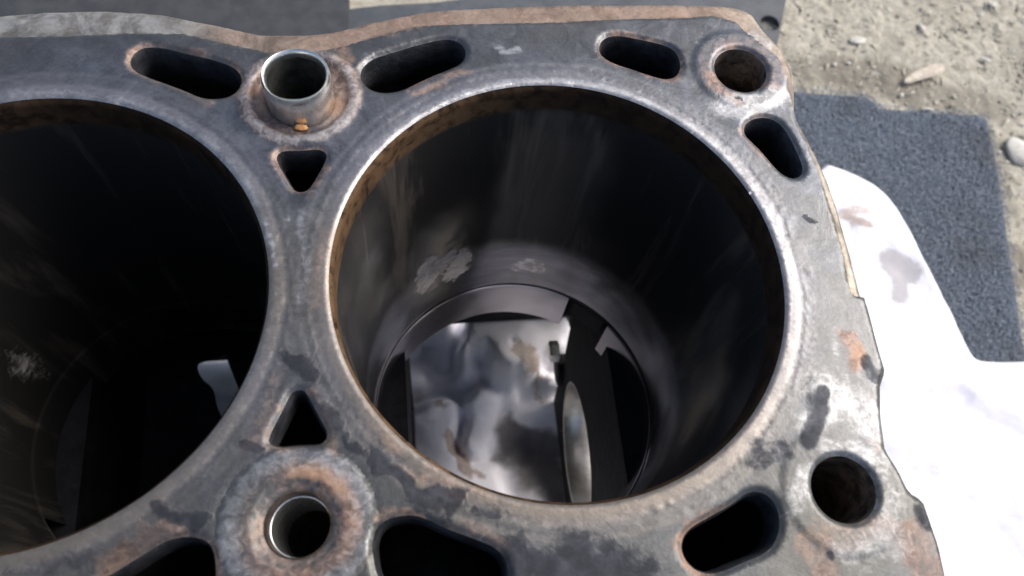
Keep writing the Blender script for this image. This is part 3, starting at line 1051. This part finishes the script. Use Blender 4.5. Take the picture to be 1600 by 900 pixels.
# under the sheets the ground is trodden flat
covered = (xx < .26) & (xx > -.5) & (yy < .15) & (yy > -.35)
gh = np.where(covered, np.minimum(gh, -.0030), gh)
nx_ = len(gx); ny_ = len(gy)
ii = np.arange(nx_ * ny_).reshape(ny_, nx_)
gf = np.stack([ii[:-1, :-1], ii[:-1, 1:], ii[1:, 1:], ii[1:, :-1]], -1).reshape(-1, 4)
ground = mesh_obj('ground', np.column_stack([xx, yy, GZ + gh]), gf, M_ground)
tag(ground, kind='structure')


def blob_mask(pts, items, z, wob=.004, ws=.015, seed=5):
    wx = (fbm(pts[:, 0], pts[:, 1], ws, seed) - .5) * 2 * wob
    wy = (fbm(pts[:, 0], pts[:, 1], ws, seed + 50) - .5) * 2 * wob
    q = pts + np.stack([wx, wy], 1)
    out = np.zeros(len(pts))
    for a, b, r, s in items:
        A, B = P([a, b], z); v = B - A; L = v @ v + 1e-12
        t = np.clip(((q - A) @ v) / L, 0, 1)
        dd = np.hypot(q[:, 0] - A[0] - t * v[0], q[:, 1] - A[1] - t * v[1]) * 1000
        out = np.maximum(out, s * sm(r * 1.3, r * .5, dd))
    return out


gp = np.stack([xx, yy], 1)
damp = blob_mask(gp, [((1310, 110), (1420, 130), 18, .75), ((1380, 90), (1400, 60), 8, .45), ((1440, 150), (1560, 165), 14, .6), ((1590, 120), (1600, 60), 14, .4), ((1590, 390), (1598, 430), 8, .9), ((1252, 100), (1262, 140), 8, .6), ((1550, 200), (1580, 330), 6, .5)], GZ)
attr(ground, 'wear', np.stack([damp, damp * 0, damp * 0], 1))

# grit and tiny straws that nobody could count
def lump(n_sub=1):
    bm = bmesh.new(); bmesh.ops.create_icosphere(bm, subdivisions=n_sub, radius=1)
    v = np.array([q.co[:] for q in bm.verts]); f = np.array([[q.index for q in t.verts] for t in bm.faces]); bm.free()
    return v, f


lv, lf = lump(1)
felt_px = [(1225, 141), (1250, 145), (1300, 148), (1350, 151), (1362, 158), (1370, 170), (1440, 176), (1500, 179), (1532, 181), (1541, 186), (1548, 215), (1556, 250), (1567, 320), (1575, 385), (1585, 450), (1592, 500), (1602, 560), (1640, 800)]
FZ = GZ + .0015
felt_edge = P(felt_px, FZ + .002)
felt_out = np.vstack([felt_edge, [[.26, -.12], [.24, -.30], [-.45, -.30], [-.45, .135], [.10, .15]]])
felt_out = ccw(felt_out)


def scatter(n, region, smin, smax, seed):
    r = np.random.default_rng(seed)
    x0, x1, y0, y1 = region
    p_ = np.stack([r.uniform(x0, x1, n), r.uniform(y0, y1, n)], 1)
    p_ = p_[~inside(p_, felt_out)]
    s = smin + (smax - smin) * r.random(len(p_)) ** 4
    return p_, s, r


def lumps_mesh(p_, s, r, zoff=0.0):
    n = len(p_)
    v = lv[None] * (1 + .35 * (r.random((n, len(lv), 1)) - .5) * 2)
    v = v * (s[:, None, None] * np.stack([1 + .5 * r.random(n), .7 + .5 * r.random(n), .45 + .3 * r.random(n)], 1)[:, None, :])
    a = r.uniform(0, 2 * np.pi, n); c, sn = np.cos(a)[:, None], np.sin(a)[:, None]
    X = v[..., 0] * c - v[..., 1] * sn; Y = v[..., 0] * sn + v[..., 1] * c
    Z = v[..., 2] + (s * .25)[:, None] - .003
    V_ = np.stack([X + p_[:, :1], Y + p_[:, 1:], Z + GZ + zoff], -1).reshape(-1, 3)
    F_ = (lf[None] + (np.arange(n) * len(lv))[:, None, None]).reshape(-1, 3)
    return V_, F_


p_, s, r = scatter(14000, (.10, .46, -.10, .36), .0004, .0018, 3)
v, f = lumps_mesh(p_, s, r)
grit = mesh_obj('gravel', v, f, M_grit, smooth=False)
tag(grit, 'fine grey brown grit strewn over the sandy ground', 'gravel', kind='stuff')


def ribbons(p_, r, length, width, z, lift, seed=0):
    n = len(p_)
    a = r.uniform(0, 2 * np.pi, n); L = length * (.4 + .9 * r.random(n)); w = width * (.6 + .8 * r.random(n))
    d = np.stack([np.cos(a), np.sin(a)], 1); m = np.stack([-d[:, 1], d[:, 0]], 1)
    bend = r.uniform(-.35, .35, n)
    vs = []
    for t, hh in ((0, 0), (.5, 1), (1, .4)):
        c = p_ + d * (L * (t - .5))[:, None] + m * (L * bend * t * (1 - t) * 2)[:, None]
        zz = z + hh * lift * r.random(n)
        for sg in (-1, 1):
            q = c + m * (w * sg * (1 - .5 * abs(t - .5) * 2) / 2)[:, None]
            vs.append(np.column_stack([q, zz + (w * .5 if sg > 0 else 0)]))
    V_ = np.stack(vs, 1).reshape(-1, 3)
    F_ = np.array([[0, 1, 3, 2], [2, 3, 5, 4]])[None] + (np.arange(n) * 6)[:, None, None]
    return V_, F_.reshape(-1, 4)


r = np.random.default_rng(11)
p_ = np.stack([r.uniform(.12, .44, 2600), r.uniform(-.05, .34, 2600)], 1)
p_ = p_[~inside(p_, felt_out)]
v, f = ribbons(p_, r, .006, .0008, GZ - .0012, .0015)
st = mesh_obj('straw_bits', v, f, M_straw, smooth=False)
tag(st, 'dry bits of chopped straw mixed into the sandy ground', 'straw', kind='stuff')

# ------------------------------------------------------------------ felt sheet
def sheet(out, step, hfun, thick, name, mat, bx=None):
    out = ccw(resample(out, step))
    lo, hi = out.min(0), out.max(0)
    if bx: lo = np.maximum(lo, bx[0]); hi = np.minimum(hi, bx[1])
    g = np.stack(np.meshgrid(np.arange(lo[0], hi[0], step), np.arange(lo[1], hi[1], step)), -1).reshape(-1, 2)
    g = g + rng.uniform(-.15, .15, g.shape) * step
    g = g[inside(g, offset(out, -step * .5))]
    n0 = len(out)
    ed = [(i, (i + 1) % n0) for i in range(n0)]
    W, _e, WF, *_z = delaunay_2d_cdt([Vector(p) for p in np.vstack([out, g]).tolist()], ed, [], 0, 1e-8)
    W = np.array([(v.x, v.y) for v in W]); WF = np.array([f for f in WF if len(f) == 3])
    WF = WF[inside(W[WF].mean(1), out)]
    a = W[WF]
    ar = (a[:, 1, 0] - a[:, 0, 0]) * (a[:, 2, 1] - a[:, 0, 1]) - (a[:, 2, 0] - a[:, 0, 0]) * (a[:, 1, 1] - a[:, 0, 1])
    WF[ar < 0] = WF[ar < 0][:, ::-1]
    h_ = hfun(W)
    top = np.column_stack([W, h_])
    botv = np.column_stack([W, h_ - thick])
    n = len(W)
    sides = []
    for i in range(n0):
        j = (i + 1) % n0
        sides.append((i + n, j + n, j)); sides.append((i + n, j, i))
    fc = np.vstack([WF, WF[:, ::-1] + n, np.array(sides)])
    o = mesh_obj(name, np.vstack([top, botv]), fc, mat)
    return o, W, WF


def felt_h(W):
    return FZ + .0018 + (fbm(W[:, 0], W[:, 1], .05, 8, 2) - .5) * .0016 + (fbm(W[:, 0], W[:, 1], .004, 18, 3) - .5) * .0009


fo = felt_out.copy()
felt, FW, _ = sheet(fo, .003, felt_h, .0026, 'felt_sheet', M_felt)
attr(felt, 'wear', np.zeros((len(felt.data.vertices), 3)))
tag(felt, 'dark blue grey felt sheet lying on the sandy ground under the white rag', 'felt sheet')
r = np.random.default_rng(5)
p_ = np.stack([r.uniform(.12, .36, 40000), r.uniform(-.02, .25, 40000)], 1)
p_ = p_[inside(p_, offset(ccw(resample(felt_out, .01)), -.001))]
v, f = ribbons(p_, r, .0046, .00036, FZ + .0022, .0014)
fb = mesh_obj('fibre', v, f, M_fibre, smooth=False)
fb.parent = felt; fb['kind'] = 'stuff'
r = np.random.default_rng(15)
# loose fibres along the cut edge
q = resample(P(felt_px, FZ), .0006, False)
q = q + r.normal(0, .0009, q.shape)
v, f = ribbons(q, r, .005, .00034, FZ + .0015, .002)
fb = mesh_obj('edge_fibre', v, f, M_fibre, smooth=False)
fb.parent = felt; fb['kind'] = 'stuff'

# ------------------------------------------------------------------ white rag
RZ = FZ + .004
rag_px = [(1280, 262), (1305, 267), (1340, 280), (1372, 297), (1392, 320), (1404, 345), (1420, 385), (1440, 423), (1460, 457), (1482, 492), (1500, 530), (1515, 560), (1523, 567), (1560, 568), (1600, 568), (1680, 570)]
rag_edge = P(rag_px, RZ)
rag_out = np.vstack([rag_edge, [[.33, -.02], [.34, -.16], [.10, -.19], [-.06, -.15], [-.12, -.06], [-.140, .02], [-.144, .062], [-.135, .075], [-.090, .085], [-.02, .105], [.02, .10], [.05, .088], [.10, .088], [.17, .125]]])


def rag_h(W):
    x, y = W[:, 0], W[:, 1]
    ins = sm(.062, .03, x) * sm(.095, .07, np.abs(y)) * sm(-.09, -.03, x)
    wx = x + (fbm(x, y, .03, 77, 2) - .5) * .022; wy = y + (fbm(x, y, .03, 78, 2) - .5) * .022
    folds = np.abs(fbm(wx, wy, .026, 70, 2) - .5) * 2
    hh = ins * (.006 + .020 * (fbm(wx, wy, .036, 72, 2)) * sm(0, .25, folds) + .002)
    hh = hh + .040 * sm(.030, .064, y) * sm(.098, .068, y) * sm(-.045, -.03, x) * sm(.06, .04, x) * (.1 + 1.5 * sm(.3, .75, fbm(x, y, .016, 83, 2)))
    hh = np.minimum(hh, .044)
    vc = P([(830, 715)], RZ)[0]
    hh = hh * (1 - .85 * np.exp(-((x - vc[0]) ** 2 + (y - vc[1]) ** 2) / .020 ** 2))
    hh = hh + ins * (fbm(x, y, .009, 81, 3) - .5) * .002
    # outside: a few long soft folds
    t = x * .5 + y * .86
    outf = (1 - ins) * (.0035 * (fbm(wx, wy, .05, 74, 2)) + .002 * np.sin(t * 110 + fbm(x, y, .06, 3) * 6) * sm(.0, .02, x - .06))
    fine = (fbm(x, y, .005, 75, 3) - .5) * .0010
    return RZ + .0022 + hh + outf + fine


rag_out = smooth_loop(rag_out, 2)
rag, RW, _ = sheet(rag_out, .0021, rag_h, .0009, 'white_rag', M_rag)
RWz = np.vstack([RW, RW])
brown = blob_mask(RWz, [((700, 690), (720, 735), 3.2, 1.0), ((725, 738), (765, 748), 1.8, .8), ((800, 575), (822, 600), 3.5, .66), ((825, 600), (845, 630), 1.8, .6), ((1325, 325), (1362, 318), 5, .55), ((1330, 322), (1345, 338), 4, .62), ((1330, 330), (1372, 345), 2.2, .8), ((690, 640), (700, 645), 2, .6)], RZ + .012, .004, .008, 21)
grey = blob_mask(RWz, [((1390, 410), (1410, 425), 9, .9), ((1395, 430), (1402, 465), 6, .85), ((1340, 318), (1375, 335), 12, .35), ((655, 600), (700, 590), 8, .25)], RZ, .004, .01, 25)
rag_shade = blob_mask(RWz, [((805, 690), (860, 700), 13, .8), ((840, 730), (870, 760), 13, .8)], RZ + .01, .006, .012, 29)  # shaded hollow of the rag, painted dark
attr(rag, 'wear', np.stack([brown, grey, rag_shade], 1))
tag(rag, 'stained white cotton rag spread on the felt sheet and under the engine block', 'rag')

# ------------------------------------------------------------------ grey sheets behind the block
def plate(px, z, thick, name, mat, label, hole=None, extra=None):
    o_ = P(px, z)
    if extra is not None: o_ = np.vstack([o_, extra])
    o_ = ccw(resample(o_, .004))
    pp = o_.tolist(); n0 = len(pp)
    ed = [(i, (i + 1) % n0) for i in range(n0)]
    hq = None
    if hole is not None:
        hc = P([hole[:2]], z)[0]; hq = circle(hc[0], hc[1], hole[2], 40)
        hq = hq[inside(hq, offset(o_, -.001))] if False else hq
        m0 = len(pp); pp += hq.tolist(); ed += [(m0 + i, m0 + (i + 1) % 40) for i in range(40)]
    W, _e, WF, *_z = delaunay_2d_cdt([Vector(p) for p in pp], ed, [], 0, 1e-8)
    W = np.array([(v.x, v.y) for v in W])
    WF = [tuple(f) for f in WF if inside(W[list(f)].mean(0)[None], o_)[0] and not (hq is not None and inside(W[list(f)].mean(0)[None], hq)[0])]
    n = len(W)
    top = at_z(W, z); bt = at_z(W, z - thick)
    cnt = {}
    for f in WF:
        for i in range(len(f)):
            cnt[(f[i], f[(i + 1) % len(f)])] = 1
    sides = [(b, a, a + n, b + n) for (a, b) in cnt if (b, a) not in cnt]
    o = mesh_obj(name, np.vstack([top, bt]), WF + [tuple(i + n for i in reversed(f)) for f in WF] + sides, mat, smooth=False)
    tag(o, label, 'metal sheet')
    return o


plate([(-60, -80), (430, -60), (540, -40), (546, 0), (540, 60), (520, 120), (300, 160), (-80, 140)], GZ + .010, .004, 'dark_sheet', M_panel,
      'smooth dark grey sheet behind the rim of the block at the upper left')
plate([(520, 30), (545, 14), (600, 8), (680, 4), (750, -6), (900, -12), (1100, -20), (1232, -24), (1226, 12), (1221, 40), (1214, 70), (1190, 120), (900, 160), (600, 140), (530, 120)], GZ + .004, .004, 'drilled_sheet', M_panel2,
      'grey blue sheet with a round hole showing behind the upper right corner of the block', hole=(1203, 36, .0062))

# ------------------------------------------------------------------ single stones and the wood chip
def rock(name, px, size, label, sq=(1, .8, .5), rot=0.0, mat=None):
    xy = P([px], GZ)[0]
    bm = bmesh.new(); bmesh.ops.create_icosphere(bm, subdivisions=3, radius=1)
    v = np.array([q.co[:] for q in bm.verts]); f = [[q.index for q in t.verts] for t in bm.faces]; bm.free()
    sd = int(px[0] * 7 + px[1])
    k = 1 + .55 * (fbm(v[:, 0] + v[:, 2] * 1.3 + 9, v[:, 1] - v[:, 2] + 5, 1.1, sd, 3) - .5)
    size *= .75
    v = v * k[:, None] * np.array(sq) * size
    v[:, 2] = np.maximum(v[:, 2], -size * .2) * .8
    c, s = math.cos(rot), math.sin(rot)
    v = np.column_stack([v[:, 0] * c - v[:, 1] * s, v[:, 0] * s + v[:, 1] * c, v[:, 2]])
    o = mesh_obj(name, v, f, mat or M_stone, loc=(xy[0], xy[1], GZ + size * .12 - .001))
    tag(o, label, 'stone', 'pale stones on the sandy ground')
    return o


rock('stone', (1592, 236), .0105, 'largest pale stone at the right edge of the photo beside the felt corner', (1, 1.3, .5))
rock('stone', (1305, 99), .0019, 'small white pebble on the damp patch, nearest the block')
rock('stone', (1327, 97), .0018, 'small white pebble just right of the pebble nearest the block')
rock('stone', (1367, 103), .0015, 'small white pebble on the damp patch below the sand heap, left of the wood chip')
rock('stone', (1350, 144), .0020, 'white pebble touching the upper edge of the felt sheet')
rock('stone', (1410, 147), .0024, 'small pale stone in the damp soil below the wood chip', (1, .6, .5), .8)
rock('stone', (1440, 42), .0040, 'long pinkish pale stone high up right of the block', (.6, 1.2, .5), .4)
rock('stone', (1552, 6), .0042, 'white stone at the top edge of the photo', (1, .8, .6))
rock('stone', (1450, 170), .0034, 'flat pale stone lying along the felt edge', (1.6, .5, .5), -.1)
rock('stone', (1563, 236), .0016, 'tiny white pebble between the felt edge and the largest stone')
rock('stone', (1541, 92), .0040, 'low cream stone in open sand right of the wood chip', (1.3, .6, .4), -.5)
rock('stone', (1340, 62), .0050, 'broad flat cream stone in the sand above the damp patch', (1.5, .9, .28), .2)
rock('stone', (1372, 42), .0012, 'dark little pebble in the pale sand above the damp patch', mat=M_grit)
rock('stone', (1404, 211), .0011, 'white crumb lying on the dark felt sheet')['group'] = ''

# wood chip: split sliver, pointed at one end
A = P([(1411, 131)], GZ)[0]; B = P([(1466, 109)], GZ)[0]
dv = B - A; Lc = np.linalg.norm(dv); dv /= Lc; nv = np.array([-dv[1], dv[0]])
secs = [(0.0, .0006), (.10, .0016), (.3, .0021), (.6, .0026), (.85, .0027), (.97, .0021), (1.0, .0013)]
vs = []
for t, w in secs:
    c = dv * Lc * (t - .5) + nv * .0006 * math.sin(t * 5)
    z = .0012 + .0022 * t
    for s_, dz in ((-1, 0), (-.6, .0011), (.5, .0014), (1, .0003), (.4, -.0006), (-.6, -.0006)):
        q = c + nv * w * 1.45 * s_
        vs.append((q[0], q[1], z + dz))
fs = []
for i in range(len(secs) - 1):
    for j in range(6):
        a = i * 6 + j; b = i * 6 + (j + 1) % 6
        fs.append((a, b, b + 6, a + 6))
fs.append(tuple(range(6))[::-1]); fs.append(tuple(range(len(vs) - 6, len(vs))))
mid = (A + B) / 2
chip = mesh_obj('wood_chip', vs, fs, M_wood, smooth=False, loc=(mid[0], mid[1], GZ))
tag(chip, 'pale split sliver of wood lying on the sandy ground above the felt', 'wood chip')
